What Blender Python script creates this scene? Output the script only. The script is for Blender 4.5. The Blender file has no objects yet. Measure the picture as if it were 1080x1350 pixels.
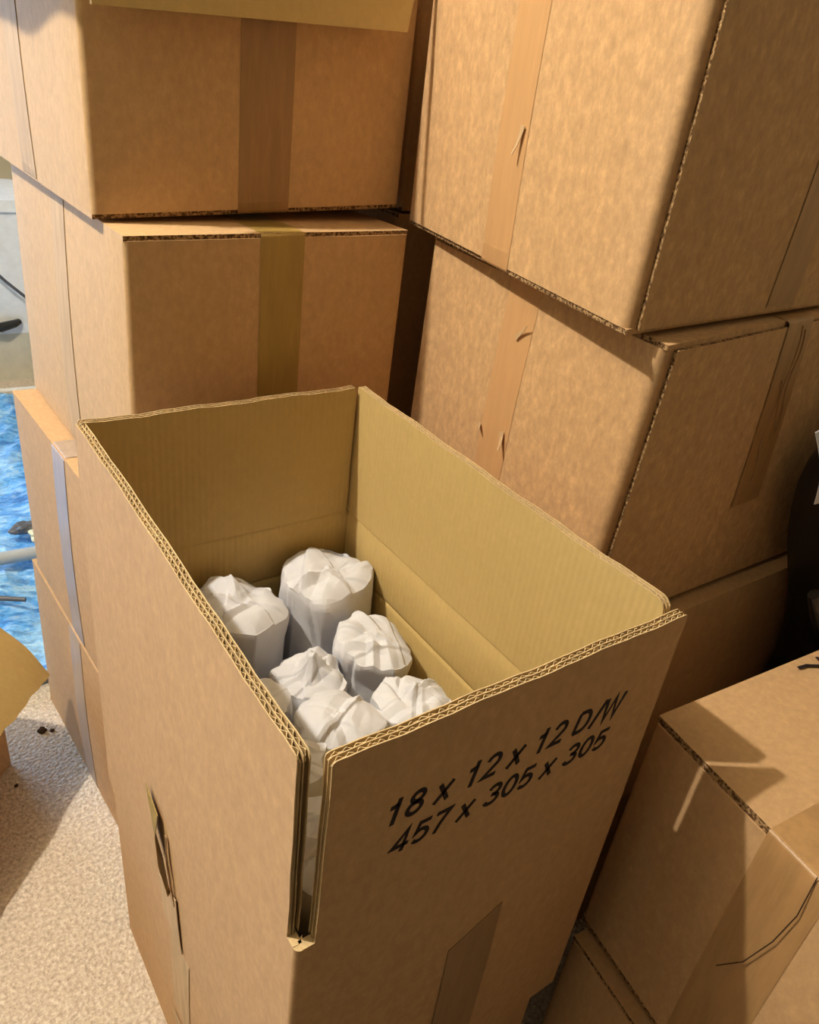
import bpy, bmesh, math, random
from mathutils import Vector, Matrix, noise

# ------------------------------------------------------------------ camera, world, light
S = bpy.context.scene
COL = S.collection
PI = math.pi

def make_camera():
    f, yaw, pitch, roll = 1029.8, 0.66640379, 0.51497435, -0.13750903
    fwd = Vector((math.sin(yaw)*math.cos(pitch), math.cos(yaw)*math.cos(pitch), -math.sin(pitch)))
    r = Vector((math.cos(yaw), -math.sin(yaw), 0)); d = fwd.cross(r)
    c, s = math.cos(roll), math.sin(roll)
    right = c*r + s*d; down = -s*r + c*d
    cam = bpy.data.cameras.new('camera'); o = bpy.data.objects.new('camera', cam); COL.objects.link(o)
    cam.sensor_fit = 'HORIZONTAL'; cam.sensor_width = 36.0; cam.lens = 36.0*f/1080.0
    cam.clip_start = 0.02; cam.clip_end = 60
    m = Matrix.Identity(4)
    for i in range(3):
        m[i][0] = right[i]; m[i][1] = -down[i]; m[i][2] = -fwd[i]
    m[0][3], m[1][3], m[2][3] = -0.1490814, -0.24156272, 1.11132621
    o.matrix_world = m
    S.camera = o
make_camera()

S.view_settings.view_transform = 'Standard'; S.view_settings.look = 'None'
S.view_settings.gamma = 1.0; S.view_settings.use_curve_mapping = False
S.view_settings.exposure = 0.0

W = bpy.data.worlds.new('daylight'); S.world = W; W.use_nodes = True
bg = W.node_tree.nodes['Background']
bg.inputs[0].default_value = (0.36, 0.60, 1.0, 1); bg.inputs[1].default_value = 10.0      # blue daylight outside the window

LAMP = Vector((-0.80, 0.68, 2.30))
ld = bpy.data.lights.new('ceiling_bulb', 'POINT'); ld.energy = 140; ld.color = (1.0, 0.93, 0.80); ld.shadow_soft_size = 0.022
lo = bpy.data.objects.new('ceiling_bulb', ld); COL.objects.link(lo); lo.location = LAMP
# daylight portal in the tall window of the back wall
WIN = dict(y=3.3, x0=-2.3, x1=-0.25, z0=0.12, z1=2.1)
pd = bpy.data.lights.new('window_portal', 'AREA'); pd.shape = 'RECTANGLE'
pd.size = WIN['x1']-WIN['x0']; pd.size_y = WIN['z1']-WIN['z0']; pd.cycles.is_portal = True
po = bpy.data.objects.new('window_portal', pd); COL.objects.link(po)
po.location = ((WIN['x0']+WIN['x1'])/2, WIN['y']-0.02, (WIN['z0']+WIN['z1'])/2); po.rotation_euler = (-PI/2, 0, 0)

# ------------------------------------------------------------------ materials
def nmat(name, rough=0.7, spec=0.3):
    m = bpy.data.materials.new(name); m.use_nodes = True
    nt = m.node_tree; b = nt.nodes['Principled BSDF']
    b.inputs['Roughness'].default_value = rough
    b.inputs['Specular IOR Level'].default_value = spec
    return m, nt, b
def node(nt, t, **k):
    n = nt.nodes.new(t)
    for a, v in k.items(): setattr(n, a, v)
    return n
def coords(nt, scale=(1, 1, 1)):
    tc = node(nt, 'ShaderNodeTexCoord'); mp = node(nt, 'ShaderNodeMapping'); mp.inputs['Scale'].default_value = scale
    nt.links.new(tc.outputs['Object'], mp.inputs['Vector']); return mp.outputs['Vector']
def tex_noise(nt, vec, scale, detail=3, rough=0.6):
    n = node(nt, 'ShaderNodeTexNoise'); n.inputs['Scale'].default_value = scale
    n.inputs['Detail'].default_value = detail; n.inputs['Roughness'].default_value = rough
    nt.links.new(vec, n.inputs['Vector']); return n.outputs['Fac']
def ramp(nt, fac, stops):
    r = node(nt, 'ShaderNodeValToRGB'); e = r.color_ramp.elements
    while len(e) < len(stops): e.new(0.5)
    for el, (p, c) in zip(e, stops): el.position = p; el.color = (*c, 1)
    nt.links.new(fac, r.inputs['Fac']); return r.outputs['Color']
def mixc(nt, fac, a, b, mode='MIX'):
    n = node(nt, 'ShaderNodeMix', data_type='RGBA', blend_type=mode)
    if isinstance(fac, float): n.inputs[0].default_value = fac
    else: nt.links.new(fac, n.inputs[0])
    for i, c in ((6, a), (7, b)):
        if isinstance(c, tuple): n.inputs[i].default_value = (*c, 1)
        else: nt.links.new(c, n.inputs[i])
    return n.outputs[2]
def bump(nt, b, h, strength=0.2, dist=0.001):
    n = node(nt, 'ShaderNodeBump'); n.inputs['Strength'].default_value = strength; n.inputs['Distance'].default_value = dist
    nt.links.new(h, n.inputs['Height']); nt.links.new(n.outputs['Normal'], b.inputs['Normal'])
def mul(c, k): return tuple(min(1.0, x*k) for x in c)

def kraft(name, col, vert=True, var=0.16, rib=None, rough=0.78, mott=1.0):
    m, nt, b = nmat(name, rough, 0.25)
    v1 = coords(nt, (1, 1, 0.6))
    n1 = tex_noise(nt, v1, 150, 5, 0.7)          # paper fibres
    v2 = coords(nt)
    n2 = tex_noise(nt, v2, 9, 3, 0.5)            # broad mottling
    v3 = coords(nt, (1, 1, 0.8)); n3 = tex_noise(nt, v3, 85, 4, 0.7)
    c1 = ramp(nt, n1, [(0.32, mul(col, 1-var*1.5)), (0.52, col), (0.70, mul(col, 1+var*1.7))])
    c3 = ramp(nt, n3, [(0.32, mul(col, 1-var*0.9*mott)), (0.55, col), (0.70, mul(col, 1+var*1.1*mott))])
    c2 = ramp(nt, n2, [(0.3, mul(col, 0.93)), (0.7, mul(col, 1.06))])
    c = mixc(nt, 0.5, c1, c3); c = mixc(nt, 0.35, c, c2)
    nt.links.new(c, b.inputs['Base Color'])
    h = n1
    if rib:
        w = node(nt, 'ShaderNodeTexWave'); w.wave_type = 'BANDS'; w.bands_direction = rib
        w.inputs['Scale'].default_value = 46; w.inputs['Distortion'].default_value = 0.25; w.inputs['Detail'].default_value = 1
        nt.links.new(v2, w.inputs['Vector'])
        ad = node(nt, 'ShaderNodeMath', operation='MULTIPLY_ADD'); ad.inputs[1].default_value = 0.35
        nt.links.new(n1, ad.inputs[0]); nt.links.new(w.outputs['Fac'], ad.inputs[2]); h = ad.outputs[0]
        bump(nt, b, h, 0.22, 0.0008)
    else:
        bump(nt, b, h, 0.12, 0.0006)
    return m
KC = (0.56, 0.342, 0.165)
M = {}
M['kraft'] = kraft('kraft_outer', KC)
M['kraft_pink'] = kraft('kraft_outer_pinkish', (0.550, 0.338, 0.168), var=0.17)
M['kraft_fleck'] = kraft('kraft_outer_flecked', (0.57, 0.350, 0.172), var=0.26, mott=1.5)
M['kraft_warm'] = kraft('kraft_outer_warm', (0.58, 0.372, 0.185), var=0.17)
M['inner'] = kraft('kraft_inner', (0.545, 0.385, 0.150), var=0.09)
M['inner_x'] = kraft('kraft_inner_ribbed', (0.545, 0.385, 0.150), var=0.08, rib='X')
M['inner_y'] = kraft('kraft_inner_ribbed_side', (0.545, 0.385, 0.150), var=0.08, rib='Y')
M['edge'] = kraft('board_edge', (0.60, 0.43, 0.22), var=0.2)

def flute_edge():
    m, nt, b = nmat('flute_edge', 0.9, 0.1)
    v = coords(nt)
    w = node(nt, 'ShaderNodeTexNoise'); w.inputs['Scale'].default_value = 330; w.inputs['Detail'].default_value = 2
    nt.links.new(v, w.inputs['Vector'])
    c = ramp(nt, w.outputs['Fac'], [(0.40, (0.10, 0.05, 0.022)), (0.58, (0.40, 0.25, 0.12))])  # shade inside the flute hollows painted as dark blotches on tan board
    nt.links.new(c, b.inputs['Base Color']); bump(nt, b, w.outputs['Fac'], 0.8, 0.003)
    return m
M['flute'] = flute_edge()

def tape_mat(name, col, rough=0.32, spec=0.5, var=0.15):
    m, nt, b = nmat(name, rough, spec)
    v = coords(nt, (1, 1, 0.12)); n = tex_noise(nt, v, 90, 4, 0.7)
    c = ramp(nt, n, [(0.3, mul(col, 1-var)), (0.7, mul(col, 1+var))])
    nt.links.new(c, b.inputs['Base Color'])
    n2 = tex_noise(nt, coords(nt), 35, 3, 0.6); bump(nt, b, n2, 0.12, 0.0015)
    return m
M['tape'] = tape_mat('tape_brown', (0.40, 0.225, 0.09), 0.45)
M['tape_dark'] = tape_mat('tape_dark_brown', (0.33, 0.19, 0.085), 0.42)
M['tape_olive'] = tape_mat('tape_olive', (0.36, 0.235, 0.06), 0.40)
M['tape_tan'] = tape_mat('tape_tan', (0.57, 0.325, 0.145), 0.5, var=0.06)
M['tape_gloss'] = tape_mat('tape_glossy', (0.40, 0.29, 0.21), 0.30, 0.5)
M['tape_pale'] = tape_mat('tape_pale', (0.53, 0.36, 0.20), 0.75, 0.15)

def paper():
    m, nt, b = nmat('packing_paper', 0.75, 0.2)
    n = tex_noise(nt, coords(nt), 40, 3)
    c = ramp(nt, n, [(0.3, (0.60, 0.595, 0.63)), (0.7, (0.67, 0.665, 0.70))])
    nt.links.new(c, b.inputs['Base Color'])
    n2 = tex_noise(nt, coords(nt), 130, 3); bump(nt, b, n2, 0.12, 0.001)
    return m
M['paper'] = paper()
def carpet():
    m, nt, b = nmat('carpet', 0.95, 0.05)
    v = coords(nt)
    vo = node(nt, 'ShaderNodeTexVoronoi'); vo.inputs['Scale'].default_value = 190; vo.inputs['Randomness'].default_value = 1
    nt.links.new(v, vo.inputs['Vector'])
    n = tex_noise(nt, v, 165, 3, 0.65); n2 = tex_noise(nt, v, 7, 3)
    c = ramp(nt, n, [(0.30, (0.36, 0.27, 0.20)), (0.5, (0.66, 0.545, 0.43)), (0.66, (0.92, 0.83, 0.71))])
    c2 = ramp(nt, n2, [(0.35, (0.66, 0.55, 0.44)), (0.7, (0.76, 0.64, 0.52))])
    nt.links.new(mixc(nt, 0.35, c, c2), b.inputs['Base Color'])
    ad = node(nt, 'ShaderNodeMath', operation='SUBTRACT'); nt.links.new(n, ad.inputs[0]); nt.links.new(vo.outputs['Distance'], ad.inputs[1])
    bump(nt, b, ad.outputs[0], 0.7, 0.004)
    return m
M['carpet'] = carpet()
def plain(name, col, rough=0.6, spec=0.4, metal=0, var=0.06, scale=30, bstr=0.05):
    m, nt, b = nmat(name, rough, spec); b.inputs['Metallic'].default_value = metal
    n = tex_noise(nt, coords(nt), scale, 3)
    nt.links.new(ramp(nt, n, [(0.3, mul(col, 1-var)), (0.7, mul(col, 1+var))]), b.inputs['Base Color'])
    if bstr: bump(nt, b, n, bstr, 0.001)
    return m
M['wall'] = plain('wall_paint', (0.54, 0.46, 0.31), 0.85, 0.2, scale=8)
M['ceiling'] = plain('ceiling_paint', (0.54, 0.47, 0.33), 0.9, 0.1, scale=8)
M['white'] = plain('white_plastic', (0.90, 0.90, 0.90), 0.35)
M['cream'] = plain('cream_plastic', (0.66, 0.63, 0.52), 0.5)
M['ink'] = plain('black_ink', (0.022, 0.014, 0.016), 0.7, 0.2, var=0.3, scale=200, bstr=0)
M['black'] = plain('black_fabric', (0.012, 0.012, 0.013), 0.42, 0.5, scale=300, bstr=0.2)
M['black_gloss'] = plain('black_plastic', (0.018, 0.019, 0.020), 0.22, 0.5)
M['cable'] = plain('dark_cable', (0.10, 0.10, 0.11), 0.5)
M['grey'] = plain('grey_plastic', (0.42, 0.44, 0.46), 0.5)
M['crumb'] = plain('dark_crumb', (0.06, 0.035, 0.02), 0.9, 0.1)
M['yellow'] = plain('pale_yellow', (0.75, 0.70, 0.45), 0.6)
M['brass'] = plain('brass', (0.7, 0.5, 0.25), 0.3, metal=1)
M['frame'] = plain('window_frame', (0.82, 0.82, 0.80), 0.4)
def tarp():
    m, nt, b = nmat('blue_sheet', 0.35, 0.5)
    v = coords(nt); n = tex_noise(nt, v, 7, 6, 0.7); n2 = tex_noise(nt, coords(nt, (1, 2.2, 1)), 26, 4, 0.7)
    c = ramp(nt, n, [(0.36, (0.03, 0.12, 0.46)), (0.48, (0.10, 0.42, 0.90)), (0.60, (0.50, 0.78, 0.97))])  # dark wrinkle shade and white highlights painted into the blue by noise
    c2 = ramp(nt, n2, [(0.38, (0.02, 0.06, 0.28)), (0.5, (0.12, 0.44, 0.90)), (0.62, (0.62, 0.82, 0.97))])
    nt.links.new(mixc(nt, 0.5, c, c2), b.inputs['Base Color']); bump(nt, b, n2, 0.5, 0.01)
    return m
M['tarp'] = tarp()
def glass():
    m, nt, b = nmat('window_glass', 0.02, 0.5)
    t = node(nt, 'ShaderNodeBsdfTransparent'); g = node(nt, 'ShaderNodeBsdfGlossy'); g.inputs['Roughness'].default_value = 0.02
    mx = node(nt, 'ShaderNodeMixShader'); mx.inputs[0].default_value = 0.06
    nt.links.new(t.outputs[0], mx.inputs[1]); nt.links.new(g.outputs[0], mx.inputs[2])
    nt.links.new(mx.outputs[0], nt.nodes['Material Output'].inputs['Surface']); return m
M['glass'] = glass()

# ------------------------------------------------------------------ helpers
class MB:
    """collects polygons; build() links them as ONE mesh object"""
    def __init__(s): s.v = []; s.f = []; s.mi = []
    def quad(s, pts, mi=0):
        n = len(s.v); s.v += [tuple(p) for p in pts]; s.f.append(tuple(range(n, n+len(pts)))); s.mi.append(mi)
    def grid(s, fn, nu, nv, mi=0, closed=False):
        n = len(s.v)
        for i in range(nu+1):
            for j in range(nv+1): s.v.append(tuple(fn(i/nu, j/nv)))
        for i in range(nu):
            for j in range(nv):
                a = n+i*(nv+1)+j; s.f.append((a, a+1, a+nv+2, a+nv+1)); s.mi.append(mi)
    def slab(s, fn, a0, a1, b0, b1, c0, c1, na=1, nb=1, mi=(0, 0, 0)):
        """box in mapped coordinates fn(a,b,c); mi = materials of faces normal to a, b, c"""
        L = lambda p, q, t: p+(q-p)*t
        for c in (c0, c1): s.grid(lambda u, v: fn(L(a0, a1, u), L(b0, b1, v), c), na, nb, mi[2])
        for b in (b0, b1): s.grid(lambda u, v: fn(L(a0, a1, u), b, L(c0, c1, v)), na, 1, mi[1])
        for a in (a0, a1): s.grid(lambda u, v: fn(a, L(b0, b1, u), L(c0, c1, v)), nb, 1, mi[0])
    def tube(s, pts, r, seg=8, mi=0):
        pts = [Vector(p) for p in pts]; rings = []; n0 = len(s.v)
        for i, p in enumerate(pts):
            t = (pts[min(i+1, len(pts)-1)]-pts[max(i-1, 0)]).normalized()
            up = Vector((0, 0, 1)) if abs(t.z) < 0.9 else Vector((1, 0, 0))
            a = t.cross(up).normalized(); b = t.cross(a); rr = r(i/(len(pts)-1)) if callable(r) else r
            for k in range(seg):
                s.v.append(tuple(p+a*math.cos(2*PI*k/seg)*rr+b*math.sin(2*PI*k/seg)*rr))
        for i in range(len(pts)-1):
            for k in range(seg):
                a = n0+i*seg+k; b2 = n0+i*seg+(k+1) % seg
                s.f.append((a, b2, b2+seg, a+seg)); s.mi.append(mi)
        s.f.append(tuple(n0+k for k in range(seg))); s.mi.append(mi)
        e = n0+(len(pts)-1)*seg; s.f.append(tuple(e+k for k in range(seg))); s.mi.append(mi)
    def build(s, name, mats, parent=None, smooth=False, merge=True, origin=None):
        me = bpy.data.meshes.new(name)
        org = Vector(origin) if origin is not None else Vector((0, 0, 0))
        me.from_pydata([tuple(Vector(p)-org) for p in s.v], [], s.f)
        for m in (mats if isinstance(mats, (list, tuple)) else [mats]): me.materials.append(m)
        me.polygons.foreach_set('material_index', s.mi)
        bm = bmesh.new(); bm.from_mesh(me)
        if merge: bmesh.ops.remove_doubles(bm, verts=bm.verts, dist=1e-5)
        bmesh.ops.recalc_face_normals(bm, faces=bm.faces)
        bm.to_mesh(me); bm.free()
        if smooth:
            me.polygons.foreach_set('use_smooth', [True]*len(me.polygons))
            me.set_sharp_from_angle(angle=math.radians(smooth if smooth is not True else 35))
        o = bpy.data.objects.new(name, me); COL.objects.link(o)
        if parent: o.parent = parent
        elif origin is not None: o.location = org
        return o
def tag(o, label=None, cat=None, group=None, kind=None):
    if label: o['label'] = label
    if cat: o['category'] = cat
    if group: o['group'] = group
    if kind: o['kind'] = kind
    return o
def empty(name, loc):
    o = bpy.data.objects.new(name, None); COL.objects.link(o); o.location = loc; o.empty_display_size = 0.05; return o
def box_mb(x0, x1, y0, y1, z0, z1, mb=None):
    mb = mb or MB(); mb.slab(lambda a, b, c: (a, b, c), x0, x1, y0, y1, z0, z1); return mb

# ------------------------------------------------------------------ the room
X0, X1, Y0, Y1, ZC = -3.4, 1.18, -4.6, 3.3, 2.45
tag(box_mb(X0-.1, X1+.1, Y0-.1, Y1+.1, -0.08, 0).build('floor', M['carpet']), kind='structure')
tag(box_mb(X0-.1, X1+.1, Y0-.1, Y1+.1, ZC, ZC+.1).build('ceiling', M['ceiling']), kind='structure')
tag(box_mb(X1, X1+.1, Y0, Y1, 0, ZC).build('wall_right', M['wall']), kind='structure')
tag(box_mb(X0, X1, Y0-.1, Y0, 0, ZC).build('wall_front', M['wall']), kind='structure')
tag(box_mb(X0-.1, X0, Y0, Y1, 0, ZC).build('wall_left', M['wall']), kind='structure')
w = WIN; mb = MB()
for q in ((X0, w['x0'], 0, ZC), (w['x1'], X1, 0, ZC), (w['x0'], w['x1'], 0, w['z0']), (w['x0'], w['x1'], w['z1'], ZC)):
    box_mb(q[0], q[1], Y1, Y1+.1, q[2], q[3], mb)
tag(mb.build('wall_back', M['wall'], merge=False), kind='structure')
wr = tag(empty('window_1', ((w['x0']+w['x1'])/2, Y1+.05, w['z0'])), kind='structure')
def wpart(name, x0, x1, z0, z1, t, m):
    o = wr.location; box_mb(x0-o.x, x1-o.x, -t, t, z0-o.z, z1-o.z).build(name, m, wr)
xm = (w['x0']+w['x1'])/2
for a in ((w['x0'], w['x0']+.06, w['z0'], w['z1']), (w['x1']-.06, w['x1'], w['z0'], w['z1']), (xm-.03, xm+.03, w['z0']+.06, w['z1']-.06),
          (w['x0']+.06, w['x1']-.06, w['z0'], w['z0']+.06), (w['x0']+.06, w['x1']-.06, w['z1']-.06, w['z1'])):
    wpart('window_frame', *a, .03, M['frame'])
wpart('pane', w['x0']+.06, xm-.03, w['z0']+.06, w['z1']-.06, .004, M['glass'])
wpart('pane', xm+.03, w['x1']-.06, w['z0']+.06, w['z1']-.06, .004, M['glass'])
tag(box_mb(X0, X1-.0, Y1-.015, Y1, 0, .10).build('baseboard_back', M['frame']), kind='structure')
tag(box_mb(X1-.015, X1, Y0, Y1-.015, 0, .10).build('baseboard_right', M['frame']), kind='structure')

# pendant lamp that lights the room (above the frame)
pl = tag(empty('pendant_lamp', (LAMP.x, LAMP.y, ZC)), 'bare ceiling bulb holder hanging on a short cord', 'lamp')
mb = MB(); mb.tube([(0, 0, 0), (0, 0, -.012), (0, 0, -.03)], lambda t: .045*(1-t*.6), 20); mb.build('ceiling_rose', M['frame'], pl, True)
mb = MB(); mb.tube([(0, 0, -.02), (0, 0, -.09)], .004); mb.build('cord', M['frame'], pl, True)
mb = MB(); mb.tube([(0, 0, -.085), (0, 0, -.12)], lambda t: .016+.004*t, 16); mb.build('bulb_holder', M['brass'], pl, True)

# unseen dark mat added below the frame to cut carpet bounce
M['bounce_absorber'] = plain('dark_absorber', (0.055, 0.038, 0.028), 0.95, 0.05, var=0.3, scale=160, bstr=0.6)
rg = tag(empty('bounce_absorber', (-.55, -1.15, 0)), 'unseen dark mat added before the open box to soak up bounce light', 'bounce_absorber')
mb = MB(); mb.slab(lambda a, b, c: (a, b, c+.0015*noise.noise(Vector((a*9, b*9, 0)))*(c > .002)), -1.05, .84, -1.1, 1.08, .0005, .009, 30, 36); mb.build('pile', M['bounce_absorber'], rg)
mb = MB()
for sx in (-1.05, .84): box_mb(sx-.01, sx+.01, -1.1, 1.08, .0005, .010, mb)
for sy in (-1.1, 1.08): box_mb(-1.05, .84, sy-.01, sy+.01, .0005, .010, mb)
mb.build('binding', M['crumb'], rg, merge=False)

# ------------------------------------------------------------------ cartons
def warp(c8, bulge):
    """c8: 8 corners, bottom FL FR BR BL then top FL FR BR BL; returns fn(u,v,w in metres) plus the sizes"""
    c = [Vector(p) for p in c8]; org = (c[0]+c[1]+c[2]+c[3])/4
    Wd = ((c[1]-c[0]).length+(c[2]-c[3]).length)/2; D = ((c[3]-c[0]).length+(c[2]-c[1]).length)/2
    H = sum((c[i+4]-c[i]).length for i in range(4))/4
    def fn(u, v, w_):
        su, sv, sw = [math.sin(PI*min(1, max(0, t))) for t in (u/Wd, v/D, w_/H)]
        x, y, z = u/Wd, v/D, w_/H
        k = min(1, max(0, x)); x2 = x+bulge/Wd*(2*k-1)*sv*sw
        k = min(1, max(0, y)); y2 = y+bulge/D*(2*k-1)*su*sw
        k = min(1, max(0, z)); z2 = z
        b = (c[0]*(1-x2)+c[1]*x2)*(1-y2)+(c[3]*(1-x2)+c[2]*x2)*y2
        t = (c[4]*(1-x2)+c[5]*x2)*(1-y2)+(c[7]*(1-x2)+c[6]*x2)*y2
        return b*(1-z2)+t*z2-org
    return fn, Wd, D, H, org
def ring(Wd, D, r, n=4, sub=8, rf=None):
    """rounded rectangle outline, counter-clockwise, with subdivided sides"""
    pts = []
    f = rf or r
    cs = [((Wd-r, r), -PI/2, r), ((Wd-r, D-r), 0, r), ((r, D-r), PI/2, r), ((f, f), PI, f)]
    for i, ((cx, cy), a0, r) in enumerate(cs):
        arc = [(cx+r*math.cos(a0+PI/2*k/n), cy+r*math.sin(a0+PI/2*k/n)) for k in range(n+1)]
        pts += arc
        (nx, ny), a1, rn = cs[(i+1) % 4]; q = (nx+rn*math.cos(a1), ny+rn*math.sin(a1)); p = arc[-1]
        pts += [(p[0]+(q[0]-p[0])*k/sub, p[1]+(q[1]-p[1])*k/sub) for k in range(1, sub)]
    return pts
TH = 0.0045
def carton(name, label, c8, long='y', mat='kraft', tape='tape', tape2=None, bulge=0.003, tape_down=0.15, cross=True, ctape_down=0.15,
           joint=False, seed=0, rad=0.0055, TH=TH, tapew=0.052, group=None, top=True, bottom=True, seam=True):
    rnd = random.Random(seed)
    fn, Wd, D, H, org = warp(c8, bulge)
    root = tag(empty(name, org), label, 'box', group)
    mats = [M[mat], M['flute'], M['edge']]
    # body: a wall ring between the flap layers
    out = ring(Wd, D, 0.0055, rf=rad); mb = MB(); nr = 10; n0 = 0
    lo_, hi_ = (TH if bottom else 0), (H-TH if top else H); zs = [lo_+(hi_-lo_)*k/nr for k in range(nr+1)]
    for z in zs: mb.v += [tuple(fn(p[0], p[1], z)) for p in out]
    n = len(out)
    for i in range(nr):
        for k in range(n):
            a = i*n+k; b = i*n+(k+1) % n; mb.f.append((a, b, b+n, a+n)); mb.mi.append(0)
    mb.f.append(tuple(range(n))); mb.mi.append(0); mb.f.append(tuple(nr*n+k for k in range(n))); mb.mi.append(0)
    mb.build('body', mats, root, 40)
    # flaps in (a across, b along the long axis)
    A, B = (Wd, D) if long == 'y' else (D, Wd)
    P = (lambda a, b, z: fn(a, b, z)) if long == 'y' else (lambda a, b, z: fn(b, a, z))
    ext = []
    if top: ext.append((1, H))
    if bottom: ext.append((-1, 0))
    for sgn, z0 in ext:
        zo0, zo1 = (z0-TH, z0) if sgn > 0 else (z0, z0+TH)
        g = 0.0012
        for a0, a1 in ((0.0, A/2-g), (A/2+g, A)):
            e0 = 0.001+rnd.random()*0.002; e1 = 0.002
            # the fold side is rounded a little, the cut ends show the flutes
            mb = MB(); mb.slab(P, a0, a1, e0, B-e1, zo0, zo1, 8, 12, (0, 1, 0)); mb.build('top_flap' if sgn > 0 else 'bottom_flap', mats, root)
    # tape: over the seam and down both ends; a second strip across and down the long sides
    def strip(m, pathfn, steps, width, name='tape'):
        mb = MB(); mb.grid(lambda u, v: pathfn(u, (v-.5)*width), steps, 4); return mb.build(name, M[m], root, 60)
    def path_for(axis, c, down, lift=0.0004):
        Ln = B if axis == 'long' else A
        Q = (lambda s, a, z: P(a, s, z)) if axis == 'long' else (lambda s, a, z: P(s, a, z))
        segs = []
        pts = []
        r = 0.004
        for sgn in (1, -1) if top and bottom else ((1,) if top else (-1,)):
            d = down if sgn > 0 else down*0.9
            z_ = (lambda t: H+lift-t) if sgn > 0 else (lambda t: -lift+t)
            fl_ = .0050 if (joint and axis == 'cross') else lift
            seq = [(-fl_, d*(1-k/10)+r) for k in range(10)]+[(-fl_, r), (-fl_+.0012, .0012), (r, 0)]
            seq += [(r+(Ln-2*r)*k/12, 0) for k in range(1, 13)]
            seq += [(Ln+lift-.0012, .0012), (Ln+lift, r)]+[(Ln+lift, d*k/10+r) for k in range(1, 11)]
            wv = [rnd.uniform(-.0015, .0015) for _ in range(3)]
            pts.append([(s, z_(t)) for s, t in seq])
        res = []
        for pp in pts:
            sk = rnd.uniform(-.006, .006)
            def f(u, a, pp=pp, sk=sk):
                i = u*(len(pp)-1); k = int(min(len(pp)-2, i)); t = i-k
                s = pp[k][0]+(pp[k+1][0]-pp[k][0])*t; z = pp[k][1]+(pp[k+1][1]-pp[k][1])*t
                if k == 0 and t == 0 or (k == len(pp)-2 and t == 1): z += sk*a/0.05
                return Q(s, c+a, z)
            res.append((f, len(pp)-1))
        return res
    tapes = []
    if seam:
        for f, n_ in path_for('long', A/2, tape_down): tapes.append(strip(tape, f, n_, tapew))
    if cross:
        for f, n_ in path_for('cross', B/2, ctape_down, 0.0007)[:1 if joint else 2]: tapes.append(strip(tape2 or tape, f, n_, tapew))
    if joint:   # overlapping manufacturer's joint on the front face: raw board edge just off the corner
        mb = MB()
        mb.grid(lambda u, v: fn(rad+.001+(Wd-.017)*u, -.0042, .004+(H-.009)*v), 10, 10, 0)
        mb.grid(lambda u, v: fn(rad+.001, -.0042+.0048*u, .004+(H-.009)*v), 1, 10, 1)
        mb.grid(lambda u, v: fn(rad+.001+(Wd-.017)*u, -.0042+.0048*v, H-.005), 10, 1, 1)
        mb.grid(lambda u, v: fn(rad+.001+(Wd-.017)*u, -.0042+.0048*v, .004), 10, 1, 1)
        mb.build('joint_panel', mats, root, 40)
    return root, fn, (Wd, D, H), tapes

def quad8(bl, tp):  return list(bl)+list(tp)
def up(b, dz, dx=0, dy=0): return [(p[0]+dx, p[1]+dy, p[2]+dz) for p in b]
H0 = 0.315
# --- left stack, bottom to top
a4b = [(.052, .535, 0), (.40, .53, 0), (.37, .985, 0), (.020, .985, 0)]
a4t = [(.047, .535, H0), (.395, .53, H0), (.37, .985, H0), (.022, .985, H0)]
carton('carton', 'bottom carton of the left stack, standing on the carpet behind the open box', quad8(a4b, a4t), 'y', 'kraft_pink', 'tape_gloss', 'tape_gloss', seed=1, ctape_down=.20)
a3b = [(.048, .52, H0+.003), (.398, .52, H0+.003), (.375, .955, H0+.003), (.026, .962, H0+.003)]
a3t = [(.048, .52, .629), (.398, .52, .629), (.375, .955, .629), (.024, .958, .629)]
carton('carton', 'second carton up in the left stack, with a glossy tape strip on its side', quad8(a3b, a3t), 'y', 'kraft_pink', 'tape_gloss', 'tape_gloss', seed=2, ctape_down=.29)
a2b = [(.069, .520, .633), (.405, .540, .633), (.385, .99, .633), (.056, .963, .633)]
a2t = [(.071, .518, .944), (.409, .542, .944), (.385, .99, .944), (.060, .963, .944)]
carton('carton', 'third carton up in the left stack, olive tape down its shaded front', quad8(a2b, a2t), 'y', 'kraft_warm', 'tape_olive', 'tape_pale', seed=3, tape_down=.30, ctape_down=.19)
a1b = [(.060, .576, .947), (.424, .592, .960), (.408, 1.05, .960), (.046, 1.036, .949)]
a1t = up(a1b, .300)
A1 = carton('carton', 'top carton of the left stack, with a loose flap folded over its front', quad8(a1b, a1t), 'y', 'kraft_warm', 'tape_dark', 'tape_pale', seed=4, tape_down=.285, ctape_down=.285, tapew=.06)
# --- right stack, bottom to top
c4b = [(.375, .145, 0), (.84, .145, 0), (.84, .53, 0), (.375, .53, 0)]
carton('carton', 'hidden bottom carton of the right stack on the carpet', quad8(c4b, up(c4b, H0)), 'x', 'kraft', seed=5)
c3b = [(.368, .128, H0+.003), (.84, .128, H0+.003), (.84, .52, H0+.003), (.368, .52, H0+.003)]
carton('carton', 'dark shaded carton under the two big ones of the right stack', quad8(c3b, up(c3b, H0-.004)), 'x', 'kraft', seed=6, cross=False)
c2b = [(.388, .150, .633), (.856, .150, .633), (.88, .535, .633), (.438, .535, .633)]
c2t = [(.381, .132, .943), (.849, .186, .943), (.88, .555, .943), (.434, .525, .943)]
C2 = carton('carton', 'middle carton of the right stack, half hidden by the open box', quad8(c2b, c2t), 'x', 'kraft_fleck', 'tape_tan', 'tape', seed=7, joint=True, rad=.012, tape_down=.27, ctape_down=.20)
c1b = [(.352, .153, .947), (.818, .187, .947), (.895, .61, .947), (.427, .572, .947)]
c1t = [(.348, .150, 1.259), (.815, .187, 1.259), (.893, .61, 1.259), (.425, .572, 1.259)]
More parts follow.
